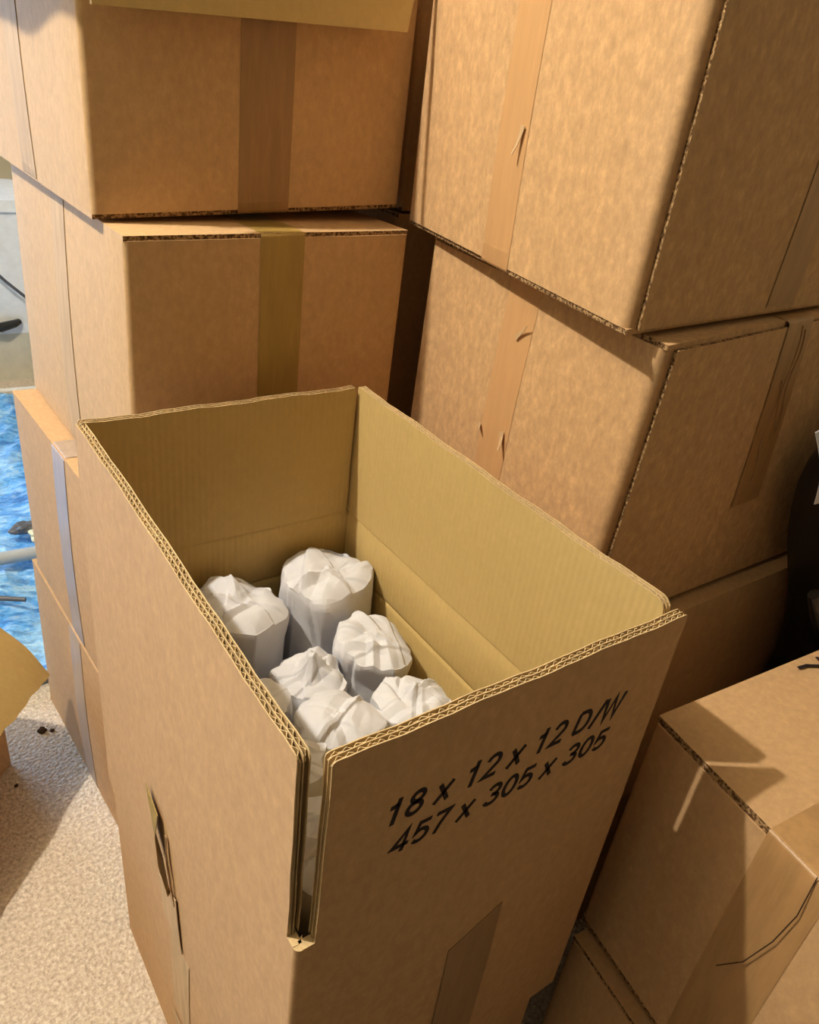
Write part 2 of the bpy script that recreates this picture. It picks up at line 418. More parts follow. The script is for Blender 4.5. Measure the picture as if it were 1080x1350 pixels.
C1 = carton('carton', 'large brightly lit carton on top of the right stack', quad8(c1b, c1t), 'x', 'kraft_fleck', 'tape_tan', 'tape', seed=8, joint=True, rad=.012, tape_down=.29, ctape_down=.30)
# --- filler cartons added behind to keep the gap between the stacks dark
for k in range(4):
    g0 = [(.452+.004*k, .645, k*H0+.002), (.91, .645, k*H0+.002), (.91, .98, k*H0+.002), (.452+.004*k, .98, k*H0+.002)]
    carton('carton', ['lowest hidden', 'second lowest', 'third', 'uppermost'][k]+' filler carton added to darken the gap between the two tall stacks', quad8(g0, up(g0, H0-.004)), 'x', 'kraft', seed=20+k, cross=False, group='filler cartons added to darken the gap')
# --- low stack at the right edge
e2b = [(.325, -.30, 0), (.80, -.33, 0), (.84, -.01, 0), (.366, .025, 0)]
carton('carton', 'lowest carton at the right, only its top edge showing beneath another', quad8(e2b, up(e2b, H0-.001)), 'x', 'kraft_pink', 'tape', seed=9, cross=False)
eb = [(.340, -.284, H0+.003), (.815, -.325, H0+.003), (.858, -.005, H0+.003), (.386, .034, H0+.003)]
et = [(.336, -.284, .629), (.812, -.325, .629), (.855, -.003, .629), (.382, .031, .629)]
EB = carton('carton', 'low carton at the right edge, its lit top crossed by a shadow', quad8(eb, et), 'x', 'kraft_pink', 'tape', seed=10, TH=.0075, tape_down=.24, cross=False, tapew=.06)
# --- carton under the open box
bb = [(.012, .012, 0), (.300, .010, 0), (.312, .47, 0), (.009, .473, 0)]
bt = [(.004, .006, .314), (.291, .004, .314), (.303, .452, .314), (.000, .449, .314)]
carton('carton', 'closed carton that the open box stands on', quad8(bb, bt), 'y', 'kraft_pink', 'tape', 'tape_pale', seed=11)

# loose flap over the front of the top-left carton, and one folded out at its side
r1, f1, (w1, d1, h1), _ = A1
org = r1.location
mb = MB(); T = .0055
L0, L1 = Vector((.066, .556, 1.124)), Vector((.384, .556, 1.141)); U0, U1 = Vector((.062, .566, 1.262)), Vector((.418, .578, 1.275))
mb.slab(lambda a, b, c: (L0*(1-a)+L1*a)*(1-b)+(U0*(1-a)+U1*a)*b+Vector((0, -c, 0))-org, 0, 1, 0, 1, 0, T, 8, 4, (1, 1, 0))
tag(mb.build('loose_flap', [M['inner'], M['flute']], r1), 'pale inner side of a flap folded down')
mb = MB()
Q0, Q1 = Vector((.058, .585, 1.262)), Vector((.045, 1.03, 1.262))
mb.slab(lambda a, b, c: Q0*(1-a)+Q1*a+Vector((-.106*b*(1-.06*math.sin(a*9+1)), 0, -.012*b*b+c+.004*math.sin(a*17)*b))-org, 0, 1, 0, 1, 0, T, 20, 5, (1, 1, 0))
mb.build('side_flap', [M['inner'], M['flute']], r1)

# torn slivers of tape on the lit faces of the right stack
def sliver(box, p0, p1, wdt, lift, m='tape_pale'):
    parent = box[3][0]; p0, p1 = Vector(p0), Vector(p1); o = box[0].location; mb = MB(); wdt *= .6; lift *= .8
    n = Vector((-1, 0.1, 0)); d = (p1-p0); s = d.cross(n).normalized()
    mb.slab(lambda a, b, c: p0+d*a+s*((b-.5)*wdt*(1-.7*a))+n*(c+lift*a*a)-o, 0, 1, 0, 1, .0012, .0018, 6, 1)
    mb.build('torn_tape', M[m], parent, 60)
def on_face(box, v, z):        # point on the left face of a carton, v and z in metres from its front-bottom corner
    r, f, (w_, d_, h_), _ = box
    return f(-.001, v, z)+r.location
sliver(C1, on_face(C1, .196, .130), on_face(C1, .200, .105), .010, .007)
sliver(C2, on_face(C2, .190, .252), on_face(C2, .170, .272), .008, .006)
sliver(C2, on_face(C2, .178, .150), on_face(C2, .170, .132), .012, .008)
sliver(C2, on_face(C2, .222, .140), on_face(C2, .214, .136), .010, .006)
# wrinkles in the tape on the front of the middle carton
for dx, z0_, z1_ in ((.004, .305, .175), (.012, .300, .19), (-.006, .25, .13)):
    r, f, (w_, d_, h_), tp = C2; mb = MB()
    mb.tube([f(w_/2+dx+.004*math.sin(k*.9), -.0054, z0_+(z1_-z0_)*k/10) for k in range(11)], .0008, 6)
    mb.build('tape_wrinkle', M['tape_dark'], tp[2], True)
# thread of torn tape hanging on the low carton at the right, and hair-fine scratches
o = EB[0].location; mb = MB()
pts = [Vector((.3555, -.142, .631)), Vector((.352, -.144, .59)), Vector((.3515, -.139, .55)), Vector((.353, -.128, .505)), Vector((.354, -.112, .475))]
pts = [pts[i].lerp(pts[i+1], k/4) for i in range(4) for k in range(4)]+[pts[-1]]
mb.tube([p-o for p in pts], .0005, 6); mb.build('tape_thread', M['crumb'], EB[0], True)
# marker squiggle on its top
def flat_stroke(pts, wdt, z, o, nm, parent):
    mb = MB()
    for i in range(len(pts)-1):
        p, q = Vector((*pts[i], 0)), Vector((*pts[i+1], 0)); d = (q-p).normalized(); n = Vector((-d.y, d.x, 0))*wdt/2
        d = d*wdt*.3
        mb.slab(lambda a, b, c: (p-d)*(1-a)+(q+d)*a+n*(2*b-1)+Vector((0, 0, z+c))-o, 0, 1, 0, 1, 0, .0004)
    return mb.build(nm, M['ink'], parent, merge=False)
flat_stroke([(.572, .006), (.584, .004), (.602, -.006), (.624, -.020)], .0035, .6312, o, 'marker_stroke', EB[0])
flat_stroke([(.606, .006), (.602, -.008), (.596, -.022)], .0035, .6314, o, 'marker_stroke', EB[0])

# ------------------------------------------------------------------ the open box
OW, OD, Z0, ZCR, FH, T = .315, .468, .3155, .630, .160, .0085
ob = tag(empty('open_carton', (OW/2, OD/2, Z0)), 'open double-wall carton with upright flaps, full of paper-wrapped parcels', 'box')
OB = Vector(ob.location)
mats = [M['kraft_pink'], M['inner'], M['inner_x'], M['inner_y'], M['edge'], M['flute']]
def panel(name, p, q, n_in, mi_in, mat_out):
    """one wall: p->q along the base line, n_in towards the inside; score line at z .557, fold at the top"""
    p, q, n_in = Vector(p), Vector(q), Vector(n_in); L = (q-p).length
    rows = [(Z0, 0), (.40, .0), (.50, 0), (.551, 0), (.5545, -.0006), (.557, -.0020), (.5595, -.0006), (.563, 0), (.60, .0008), (.623, .0002), (ZCR, -.0018)]
    mb = MB(); ns = 12
    def P(a, z, t): return p+(q-p)*a+n_in*t+Vector((0, 0, z))-OB
    for i in range(len(rows)-1):
        for k in range(ns):
            a, b = k/ns, (k+1)/ns
            (z1, d1_), (z2, d2_) = rows[i], rows[i+1]
            mb.quad([P(a, z1, T+d1_), P(b, z1, T+d1_), P(b, z2, T+d2_), P(a, z2, T+d2_)], mi_in)
            bo = lambda a, z: -.0022*math.sin(PI*a)*math.sin(PI*(z-Z0)/(ZCR-Z0))
            e2 = 0
            mb.quad([P(a, z1, bo(a, z1)), P(b, z1, bo(b, z1)), P(b, z2, bo(b, z2)+e2), P(a, z2, bo(a, z2)+e2)], 0)
    for k in range(ns):
        a, b = k/ns, (k+1)/ns
        mb.quad([P(a, ZCR, 0), P(b, ZCR, 0), P(b, ZCR, T-.0018), P(a, ZCR, T-.0018)], 4)
        mb.quad([P(a, Z0, 0), P(b, Z0, 0), P(b, Z0, T), P(a, Z0, T)], 0)
    for a in (0, 1):
        mb.quad([P(a, Z0, 0), P(a, Z0, T), P(a, ZCR, T-.0018), P(a, ZCR, 0)], 4)
    return mb.build(name, mats, ob, 30)
panel('side_panel', (0, .0045, 0), (0, OD-.0045, 0), (1, 0, 0), 3, 0)
panel('side_panel', (OW, .0045, 0), (OW, OD-.0045, 0), (-1, 0, 0), 3, 0)
panel('end_panel', (.0045, 0, 0), (OW-.0045, 0, 0), (0, 1, 0), 2, 0)
panel('end_panel', (.0045, OD, 0), (OW-.0045, OD, 0), (0, -1, 0), 2, 0)
# rounded corner folds closing the four upright edges
for cx, cy, a0 in ((.0045, .0045, PI), (OW-.0045, .0045, -PI/2), (OW-.0045, OD-.0045, 0), (.0045, OD-.0045, PI/2)):
    mb = MB(); am = a0+PI/4; ic = Vector((cx-.0068*math.cos(am), cy-.0068*math.sin(am)))
    pr = [Vector((cx+.0045*math.cos(a0+PI/2*k/6), cy+.0045*math.sin(a0+PI/2*k/6))) for k in range(7)]+[ic]
    for z in (Z0, ZCR-.0004): mb.quad([Vector((p.x, p.y, z))-OB for p in pr], 4)
    for k in range(8):
        p, q = pr[k], pr[(k+1) % 8]
        mb.quad([Vector((p.x, p.y, Z0))-OB, Vector((q.x, q.y, Z0))-OB, Vector((q.x, q.y, ZCR-.0004))-OB, Vector((p.x, p.y, ZCR-.0004))-OB], 0 if k < 6 else 1)
    mb.build('corner_fold', mats, ob, 40)
# bottom flaps
box_mb(-OW/2+T, -.001, -OD/2+T, OD/2-T, .001, .0065).build('bottom_flap', M['inner'], ob)
box_mb(.001, OW/2-T, -OD/2+T, OD/2-T, .001, .0065).build('bottom_flap', M['inner'], ob)

def flap(name, p, q, n_in, mi_in, tilt=0.0, seed=0, rc=(.0, .0), wamp=.0016, pitch=.0068):
    """upright flap of double-wall board: three liners with two fluted sheets between, flutes upright"""
    rnd = random.Random(seed)
    p, q, n_in = Vector(p), Vector(q), Vector(n_in); d = (q-p).normalized(); L = (q-p).length
    wob = [rnd.uniform(0, 6) for _ in range(4)]
    def P(s, t, n):
        # the cut rim is never quite straight, the corners are slightly rounded
        top = FH
        for e, r in ((s, rc[0]), (L-s, rc[1])):
            if r and e < r: top = FH-(r-math.sqrt(max(0, r*r-(r-e)**2)))
        top += .0007*math.sin(s*61+wob[0])+.0004*math.sin(s*173+wob[1])
        warp_ = wamp*math.sin(s*9+wob[2])*(t/FH)
        lat = .0006*math.sin(t*90+wob[3])*(1 if s < L*.5 else -1) if (s < .001 or s > L-.001) else 0
        tt = t/FH*top
        return p+d*(s+lat)+n_in*(n+warp_-math.sin(tilt)*tt)+Vector((0, 0, ZCR+tt*math.cos(tilt)))-OB
    mb = MB()
    lin = .0008
    ss = sorted(set([0, L]+[L*k/26 for k in range(27)]+[r*k/6 for r in (rc[0],) for k in range(7)]+[L-rc[1]*k/6 for k in range(7)]))
    def sheet(n0, n1, mo, mi_, mt):
        for i in range(len(ss)-1):
            a, b = ss[i], ss[i+1]
            for k in range(5):
                t0, t1 = FH*k/5, FH*(k+1)/5
                mb.quad([P(a, t0, n0), P(b, t0, n0), P(b, t1, n0), P(a, t1, n0)], mo)
                mb.quad([P(a, t0, n1), P(b, t0, n1), P(b, t1, n1), P(a, t1, n1)], mi_)
            mb.quad([P(a, FH, n0), P(b, FH, n0), P(b, FH, n1), P(a, FH, n1)], mt)
        for s in (0, L):
            for k in range(5):
                t0, t1 = FH*k/5, FH*(k+1)/5
                mb.quad([P(s, t0, n0), P(s, t0, n1), P(s, t1, n1), P(s, t1, n0)], mt)
    sheet(0, lin, 0, 4, 4); sheet(T/2-lin*.4, T/2+lin*.4, 4, 4, 4); sheet(T-lin, T, 4, mi_in, 4)
    def flute(n0, n1, pit, ph):
        th = .0006; N = int(L/pit*6); c = (n0+n1)/2; am = (n1-n0-th)/2
        tri = lambda s: 2/PI*math.asin(math.sin(2*PI*s/pit+ph))*1.0
        prev = None
        for i in range(N+1):
            s = L*i/N; n = c+am*tri(s)+rnd.uniform(-.0001, .0001)
            tp = FH-.0002-abs(rnd.gauss(0, .0006))
            cur = [P(s, 0, n-th/2), P(s, 0, n+th/2), P(s, tp, n-th/2), P(s, tp, n+th/2)]
            if prev:
                mb.quad([prev[2], cur[2], cur[3], prev[3]], 4)
                mb.quad([prev[0], cur[0], cur[2], prev[2]], 4)
                mb.quad([prev[1], cur[1], cur[3], prev[3]], 4)
            prev = cur
    flute(lin, T/2-lin*.4, pitch, rnd.uniform(0, 6)); flute(T/2+lin*.4, T-lin, pitch*1.05, rnd.uniform(0, 6))
    return mb.build(name, mats, ob, merge=False)
flap('flap', (0, .012, 0), (0, OD-.003, 0), (1, 0, 0), 3, 0.0, 1, (.004, .004))
flap('flap', (OW, .016, 0), (OW, OD-.003, 0), (-1, 0, 0), 3, 0.0, 2, (.010, .004))
FRONT = flap('flap', (.0135, 0, 0), (OW-.004, 0, 0), (0, 1, 0), 2, 0.0, 3, (.003, .003), wamp=0)
flap('flap', (.004, OD, 0), (OW-.011, OD, 0), (0, -1, 0), 2, 0.0, 4, (.003, .003))

# printed lettering on the front flap
def arc(cx, cy, rx, ry, a0, a1, n=14):
    return [(cx+rx*math.cos(math.radians(a0+(a1-a0)*k/n)), cy+ry*math.sin(math.radians(a0+(a1-a0)*k/n))) for k in range(n+1)]
GLYPH = {   # strokes in cap heights (centre lines), and the advance
    '1': ([[(.40, .0), (.40, 1.0)], [(.40, .80), (.30, .73), (.13, .71)]], .77),
    '2': ([arc(.37, .68, .25, .24, 170, -32)+[(.10, .09), (.66, .09)]], .77),
    '3': ([arc(.36, .71, .24, .21, 165, -90, 12)+[(.29, .50)], arc(.36, .29, .27, .21, 90, -165, 14)], .77),
    '4': ([[(.50, 0), (.50, .95), (.07, .28), (.69, .28)]], .77),
    '5': ([[(.63, .91), (.20, .91), (.14, .48)]+arc(.36, .33, .28, .26, 128, -140, 14)], .77),
    '7': ([[(.08, .91), (.66, .91)]+[(.50, .64), (.36, .34), (.28, 0)]], .77),
    '8': ([arc(.37, .73, .22, .19, 0, 360, 20), arc(.37, .29, .26, .22, 0, 360, 20)], .77),
    '0': ([arc(.37, .5, .26, .42, 0, 360, 28)], .77),
    'x': ([[(.06, .0), (.60, .72)], [(.58, .0), (.08, .72)]], .74),
    'D': ([[(.12, .09), (.12, .91)], [(.12, .91)]+arc(.40, .5, .33, .41, 90, -90, 16)+[(.12, .09)]], .98),
    '/': ([[(.0, -.02), (.40, 1.02)]], .42),
    'W': ([[(.07, 1.0), (.28, .04), (.53, .96), (.78, .04), (1.0, 1.0)]], 1.15),
    ' ': ([], .37)}
def lettering(body, x0, z0, x1, cap, wt=.158, shear=.22):
    adv = sum(GLYPH[c][1] for c in body); kx = (x1-x0)/adv
    mb = MB(); cur = 0
    for ch in body:
        strokes, a = GLYPH[ch]
        for st in strokes:
            L, Rr = [], []
            closed = (Vector(st[0])-Vector(st[-1])).length < 1e-6
            for i, p in enumerate(st):
                p = Vector(p)
                if closed: pr, nx = Vector(st[i-1] if i else st[-2]), Vector(st[i+1] if i < len(st)-1 else st[1])
                else: pr, nx = (Vector(st[i-1]) if i else None), (Vector(st[i+1]) if i < len(st)-1 else None)
                d1 = (p-pr).normalized() if pr is not None else (nx-p).normalized()
                d2 = (nx-p).normalized() if nx is not None else d1
                n1, n2 = Vector((-d1.y, d1.x)), Vector((-d2.y, d2.x)); m = (n1+n2)
                m = m.normalized() if m.length > 1e-4 else n1
                k = min(2.2, 1/max(.3, m.dot(n1)))*wt/2
                if ch in 'W/': k *= 1.08
                L.append(p+m*k); Rr.append(p-m*k)
            for i in range(len(st)-1):
                pts = [L[i], L[i+1], Rr[i+1], Rr[i]]
                w3 = lambda q, dy: Vector((x0+(cur+q.x+shear*q.y)*kx, dy, z0+q.y*cap))-OB
                F = [w3(q, -.0003) for q in pts]; G = [w3(q, .0002) for q in pts]
                mb.quad(F); mb.quad(G)
                for k in range(4): mb.quad([F[k], F[(k+1) % 4], G[(k+1) % 4], G[k]])
        cur += a
    q = mb.build('lettering', M['ink'], FRONT, merge=False)
    q['label'] = 'black printed line reading '+body
lettering('18 x 12 x 12 D/W', .052, .7125, .2635, .0222)
lettering('457 x 305 x 305', .061, .6815, .2575, .0205)

# tape strips on the open box
def strip_on(name, pts, m, parent, th=.0007, n=(0, -1, 0)):
    """ribbon through pairs of edge points, thickened along n"""
    mb = MB(); n = Vector(n)*th
    for i in range(len(pts)-1):
        (a, b), (c, d) = pts[i], pts[i+1]
        a, b, c, d = [Vector(q)-OB for q in (a, b, c, d)]
        mb.quad([a, b, d, c]); mb.quad([a+n, b+n, d+n, c+n]); mb.quad([a, c, c+n, a+n]); mb.quad([b, d, d+n, b+n])
        if i == 0: mb.quad([a, b, b+n, a+n])
        if i == len(pts)-2: mb.quad([c, d, d+n, c+n])
    return mb.build(name, M[m], parent, 50)
strip_on('tape', [((.137, -.0020, .520), (.187, -.0018, .545)), ((.138, -.0026, .47), (.188, -.0026, .47)), ((.139, -.0018, .36), (.189, -.0018, .36)), ((.139, -.0004, .317), (.189, -.0004, .317))], 'tape_dark', ob)
fl = [((-.0032, .218, .400), (-.0032, .268, .380)), ((-.0026, .216, .365), (-.0026, .266, .365)), ((-.0018, .214, .335), (-.0018, .264, .335)), ((-.0008, .213, .317), (-.0008, .263, .317))]
strip_on('tape', fl, 'tape_pale', ob, n=(-1, 0, 0))
strip_on('tape_end', [((-.006, .250, .487), (-.005, .286, .494)), ((-.010, .249, .46), (-.0045, .274, .452)), ((-.011, .240, .43), (-.0035, .250, .425)), ((-.006, .232, .39), (-.003, .236, .388))], 'tape_olive', ob, n=(-1, 0, 0))
strip_on('tape_end', [((-.0035, .236, .47), (-.0035, .240, .47)), ((-.006, .232, .44), (-.004, .238, .44)), ((-.005, .226, .41), (-.0035, .229, .41)), ((-.0035, .222, .385), (-.0032, .223, .385))], 'tape_dark', ob, n=(-1, 0, 0))

# ------------------------------------------------------------------ paper-wrapped parcels
def parcel(name, label, cx, cy, ztop, r, zb, seed, sq=1.0, tilt=(0, 0), peak=0.0, slope=(0, 0), nfold=7, lip=1.0):
    """a glass wrapped in packing paper: upright sides with long creases, the sheet folded flat over the mouth"""
    rnd = random.Random(seed)
    root = tag(empty(name, (cx, cy, zb)), label, 'parcel', 'paper-wrapped parcels in the open carton')
    H = ztop-zb; NA, NS, NT = 140, 60, 40
    tri = lambda x: abs((x % 2)-1)*2-1
    off = Vector((seed*3.1, seed*1.7, 0))
    ks = [(k, rnd.uniform(0, 6), rnd.uniform(.010, .035)) for k in (2, 3, 4)]
    poly = rnd.randint(6, 8); pp = rnd.uniform(0, 6)
    def outline(t):   # slightly polygonal
        u = ((t+pp) % (2*PI/poly))-PI/poly
        return (1+sum(a*math.cos(k*t+p) for k, p, a in ks))*(.55+.45*math.cos(PI/poly)/math.cos(u)*1.03)
    # ridges across the top: a line, its half width, its height, one-sided reach
    ridges = []
    for i in range(nfold):
        a = rnd.uniform(0, 2*PI); c = rnd.uniform(-.45, .45)*r
        n = Vector((math.cos(a), math.sin(a))); m = Vector((-n.y, n.x))*rnd.choice((-1, 1))
        ridges.append((n, c, rnd.uniform(.10, .30)*r, rnd.uniform(.06, .16)*r*rnd.choice((1, 1, -.8)), m, rnd.uniform(-.2, .6)*r))
    steps = []
    for i in range(3):        # overlapping layers: a small step down on one side of a line
        a = rnd.uniform(0, 2*PI); steps.append((Vector((math.cos(a), math.sin(a))), rnd.uniform(-.1, .55)*r, rnd.uniform(.04, .10)*r))
    sides = []
    for i in range(11):       # long creases down the sides
        sides.append((rnd.uniform(0, 2*PI), rnd.uniform(-1.6, 1.6), rnd.uniform(.10, .28), rnd.uniform(.03, .075)*r*rnd.choice((1, 1, -1)), rnd.uniform(.35, 1.0)))
    waves = []
    for i in range(6):
        v = Vector((rnd.gauss(0, 1), rnd.gauss(0, 1), rnd.gauss(0, .8))).normalized(); l = rnd.uniform(.016, .045)
        waves.append((v/l, rnd.uniform(0, 9), l*rnd.uniform(.025, .05)))
    lips = [(rnd.uniform(0, 2*PI), rnd.uniform(.25, .6), rnd.uniform(.03, .12)*lip) for _ in range(5)]
    def angd(a, b): return (a-b+PI) % (2*PI)-PI
    def top_h(x, y):
        h = slope[0]*x+slope[1]*y; p = Vector((x, y))
        for n, c, w_, a, m, reach in ridges:
            d = abs(p.dot(n)-c); e = p.dot(m)+reach
            if d < w_ and e > 0: h += a*(1-d/w_)*min(1, e/(.35*r))
        for n, c, a in steps:
            d = p.dot(n)-c; h -= a*min(1, max(0, d/(.05*r)))*.8
        return h
    def surf(t, s):
        o = outline(t); ls = sum(a*max(0, 1-abs(angd(t, b))/w_) for b, w_, a in lips)
        if s <= 1:
            k = .84+.16*min(1, s*1.2); rr = r*o*k; z = (H-(.17*r))*s
            for b, tw, w_, a, rch in sides:
                d = abs(angd(t, b+tw*(1-s)*.6))
                if d < w_: rr += a*(1-d/w_)*min(1, max(0, (s-(1-rch))*5))
            if s > .86: rr *= 1+ls*((s-.86)/.14)
            if s > .955: rr *= 1-.05*((s-.955)/.045)**2
            ex, ey = r*o*.95*math.cos(t), r*o*.95*math.sin(t)
            z += top_h(ex, ey)*max(0, (s-.55)/.45)**2
        else:
            u = s-1; rr = r*o*.95*(1+ls)*(1-u)
            x, y = rr*math.cos(t), rr*math.sin(t)
            z = H-(.17*r)+top_h(x, y)+(.17*r)*math.sin(min(1, u*2.2)*PI/2)+peak*max(0, u-.45)**1.0*1.8
            if peak: rr *= 1+.35*tri(t*5/PI+1.3)*u*(1-u)*1.5
        return Vector((rr*math.cos(t), rr*math.sin(t)*sq, z))
    verts = []; rows = [i/NS for i in range(NS+1)]+[1+(i+1)/NT for i in range(NT)]
    for s in rows:
        for k in range(NA):
            t = 2*PI*k/NA; p = surf(t, s)
            nrm = Vector((math.cos(t), math.sin(t), 0)) if s <= 1 else (Vector((math.cos(t), math.sin(t), 0))*(2-s)*.4+Vector((0, 0, 1))).normalized()
            q = p+off; w_ = 0 if s < .02 else 1
            if s > 1.9: w_ *= (2-s)/.1
            d = sum(a*tri(q.dot(n)+p0) for n, p0, a in waves)+.0006*noise.noise(q*45)
            verts.append(p+nrm*d*w_)
    me = bpy.data.meshes.new(name); faces = []
    for i in range(len(rows)-1):
        for k in range(NA): a = i*NA+k; b = i*NA+(k+1) % NA; faces.append((a, b, b+NA, a+NA))
    faces.append(tuple(range(NA))); faces.append(tuple((len(rows)-1)*NA+k for k in range(NA)))
    Rm = Matrix.Rotation(tilt[0], 4, 'X') @ Matrix.Rotation(tilt[1], 4, 'Y')
    me.from_pydata([tuple(Rm @ v) for v in verts], [], faces); me.materials.append(M['paper'])
    bm = bmesh.new(); bm.from_mesh(me); bmesh.ops.remove_doubles(bm, verts=bm.verts, dist=1e-5); bmesh.ops.recalc_face_normals(bm, faces=bm.faces); bm.to_mesh(me); bm.free()
    me.polygons.foreach_set('use_smooth', [True]*len(me.polygons)); me.set_sharp_from_angle(angle=math.radians(11))
    o = bpy.data.objects.new('paper_wrap', me); COL.objects.link(o); o.parent = root
    return root
ZB = .3235
parcel('wrapped_parcel', 'tall wrapped parcel at the back left of the open box, folded cap top', .140, .400, .592, .049, ZB, 11, slope=(-.12, .1))
parcel('wrapped_parcel', 'largest wrapped parcel, in the back right corner of the open box', .247, .398, .604, .053, ZB, 22, slope=(.0, .05))
parcel('wrapped_parcel', 'small wrapped parcel with a pinched twist on top, middle of the heap', .172, .293, .562, .037, ZB, 33, peak=.014)
parcel('wrapped_parcel', 'wrapped parcel against the right panel, in front of the largest one', .252, .296, .574, .041, ZB, 47, slope=(-.1, .15))
parcel('wrapped_parcel', 'narrow wrapped parcel against the left rim of the open box', .088, .250, .592, .033, ZB, 55, slope=(.1, 0))
parcel('wrapped_parcel', 'squat flat-topped wrapped parcel behind the middle of the front rim', .150, .199, .592, .0385, ZB, 66)
parcel('wrapped_parcel', 'wrapped parcel at the front right of the open box, pleated round top', .233, .198, .580, .039, ZB, 77, nfold=10)
parcel('wrapped_parcel', 'wrapped parcel in the near left corner, mostly hidden by the rim', .074, .165, .607, .033, ZB, 88)
parcel('wrapped_parcel', 'wrapped parcel seen through the open slot of the near corner', .0580, .0575, .640, .0440, ZB, 99)
parcel('wrapped_parcel', 'wrapped parcel in shade behind the left rim at the far end', .050, .410, .560, .035, ZB, 111)

# ------------------------------------------------------------------ torn-open carton at the left, one flap in view
HG = Vector((-.073, .852, .327)); ax = Vector((-.669, -.743, 0)).normalized(); dp = Vector((-.743, .669, 0)).normalized()
fr = tag(empty('open_carton', HG+ax*.23+dp*.155-Vector((0, 0, .327))), 'open carton at the left edge with one tan flap hanging out', 'box')
fo = Vector(fr.location)
def FP(a, b, z): return HG+ax*a+dp*b+Vector((0, 0, z-.327))-fo
mb = MB()
for a0, a1, b0, b1 in ((0, .46, 0, T), (0, .46, .31-T, .31), (0, T, T, .31-T), (.46-T, .46, T, .31-T)):
    mb.slab(FP, a0, a1, b0, b1, 0.001, .327)
mb.build('body', M['kraft'], fr, merge=False)
mb = MB(); mb.slab(FP, T, .46-T, T, .31-T, .001, .007); mb.build('bottom_flap', M['inner'], fr)
dd = Vector((.0806, -.0416, -.117))
dn = ax.cross(dd).normalized()
if dn.z < 0: dn = -dn
mb = MB()
def FL(a, b, c):
    cur = .010*(b**3)*math.exp(-a/.10)
    ragged = .0015*math.sin(a*75+.6)+.001*math.sin(a*190) if b > .99 else 0
    return HG+ax*(a+.002*math.sin(b*8))+dd*(b+ragged/.148)+dn*(c-cur+.002*math.sin(a*40)*b)-fo
mb.slab(FL, .0, .455, 0, 1, -.006, 0, 60, 12, (1, 1, 0)); tag(mb.build('flap', [M['inner'], M['flute']], fr, 40), 'tan inner face of an open flap')
mb = MB(); mb.slab(lambda a, b, c: HG+dp*.31+ax*a-dd*Vector((1, 1, 0)).length*0+dp*(b*.10)+Vector((0, 0, -.11*b+c))-fo, .0, .455, 0, 1, -.006, 0, 6, 2, (1, 1, 0)); mb.build('flap', [M['inner'], M['flute']], fr)

# ------------------------------------------------------------------ blue sheet and litter on the floor beyond
def wr_h(x, y):
    q = Vector((x*6, y*6, 3.1)); h = (1-abs(noise.noise(q))*2.2)*.022+(1-abs(noise.noise(q*2.7))*2)*.012+.006; h = max(0, h)
    return .004+h
mb = MB(); nx, ny = 110, 96; gx0, gx1, gy0, gy1 = -1.0, .75, 1.02, 2.42
idx = {}
for i in range(nx+1):
    for j in range(ny+1):
        x = gx0+(gx1-gx0)*i/nx; y = gy0+(gy1-gy0)*j/ny
        idx[i, j] = len(mb.v); mb.v.append((x+.01*noise.noise(Vector((x*9, y*9, 0))), y+.012*noise.noise(Vector((x*9, y*9, 7))), wr_h(x, y)))
for i in range(nx):
    for j in range(ny):
        x = gx0+(gx1-gx0)*(i+.5)/nx; y = gy0+(gy1-gy0)*(j+.5)/ny
        if x < -.06 and y < 1.22: continue
        mb.f.append((idx[i, j], idx[i+1, j], idx[i+1, j+1], idx[i, j+1])); mb.mi.append(0)
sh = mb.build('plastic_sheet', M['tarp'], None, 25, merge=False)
tag(sh, 'crumpled blue plastic sheet spread on the floor behind the left stack', 'sheet')
def thick(o, t):
    m = o.modifiers.new('thickness', 'SOLIDIFY'); m.thickness = t; m.offset = 1
thick(sh, .0012)
def pebble(name, label, cat, loc, r, m, seed, sc=(1, 1, .7), group=None):
    bm = bmesh.new(); bmesh.ops.create_icosphere(bm, subdivisions=3, radius=1)
    for v in bm.verts:
        k = 1+.45*noise.noise(v.co*1.6+Vector((seed, 0, 0))); v.co = Vector((v.co.x*sc[0], v.co.y*sc[1], v.co.z*sc[2]))*k*r
    me = bpy.data.meshes.new(name); bm.to_mesh(me); bm.free(); me.materials.append(M[m])
    o = bpy.data.objects.new(name, me); COL.objects.link(o); o.location = loc
    return tag(o, label, cat, group)
pebble('paper_scrap', 'small pale yellow scrap lying on the blue sheet', 'scrap', (.112, 1.47, .060), .022, 'yellow', 3)
pebble('cloth_scrap', 'dark purplish lump beside the yellow scrap on the sheet', 'scrap', (.095, 1.52, .058), .026, 'cable', 5, (1.3, .8, .5))
mb = MB(); mb.tube([(-.25, 1.40, .062), (-.05, 1.40, .064), (.06, 1.395, .064), (.16, 1.385, .062)], .015, 14)
tag(mb.build('cardboard_tube', M['grey'], None, True, origin=(-.05, 1.4, .03)), 'pale grey tube lying across the blue sheet', 'tube')
mb = MB(); mb.tube([(-.30, 1.35, .062), (-.08, 1.30, .058), (.035, 1.235, .056)], lambda t: .010*(1-.5*t), 10)
tag(mb.build('stick', M['cable'], None, True, origin=(-.1, 1.3, .03)), 'dark pointed stick lying on the blue sheet', 'stick')
for k, (x, y, r) in enumerate([(-.012, .905, .007), (.004, .898, .004), (-.075, .80, .003)]):
    pebble('dirt_crumb', ['larger dark crumb of dirt on the carpet by the left stack', 'tiny dark crumb beside the larger crumb on the carpet', 'lone dark speck on the shaded carpet'][k], 'crumb', (x, y, r*.4), r, 'crumb', k+8, group='dirt crumbs on the carpet')

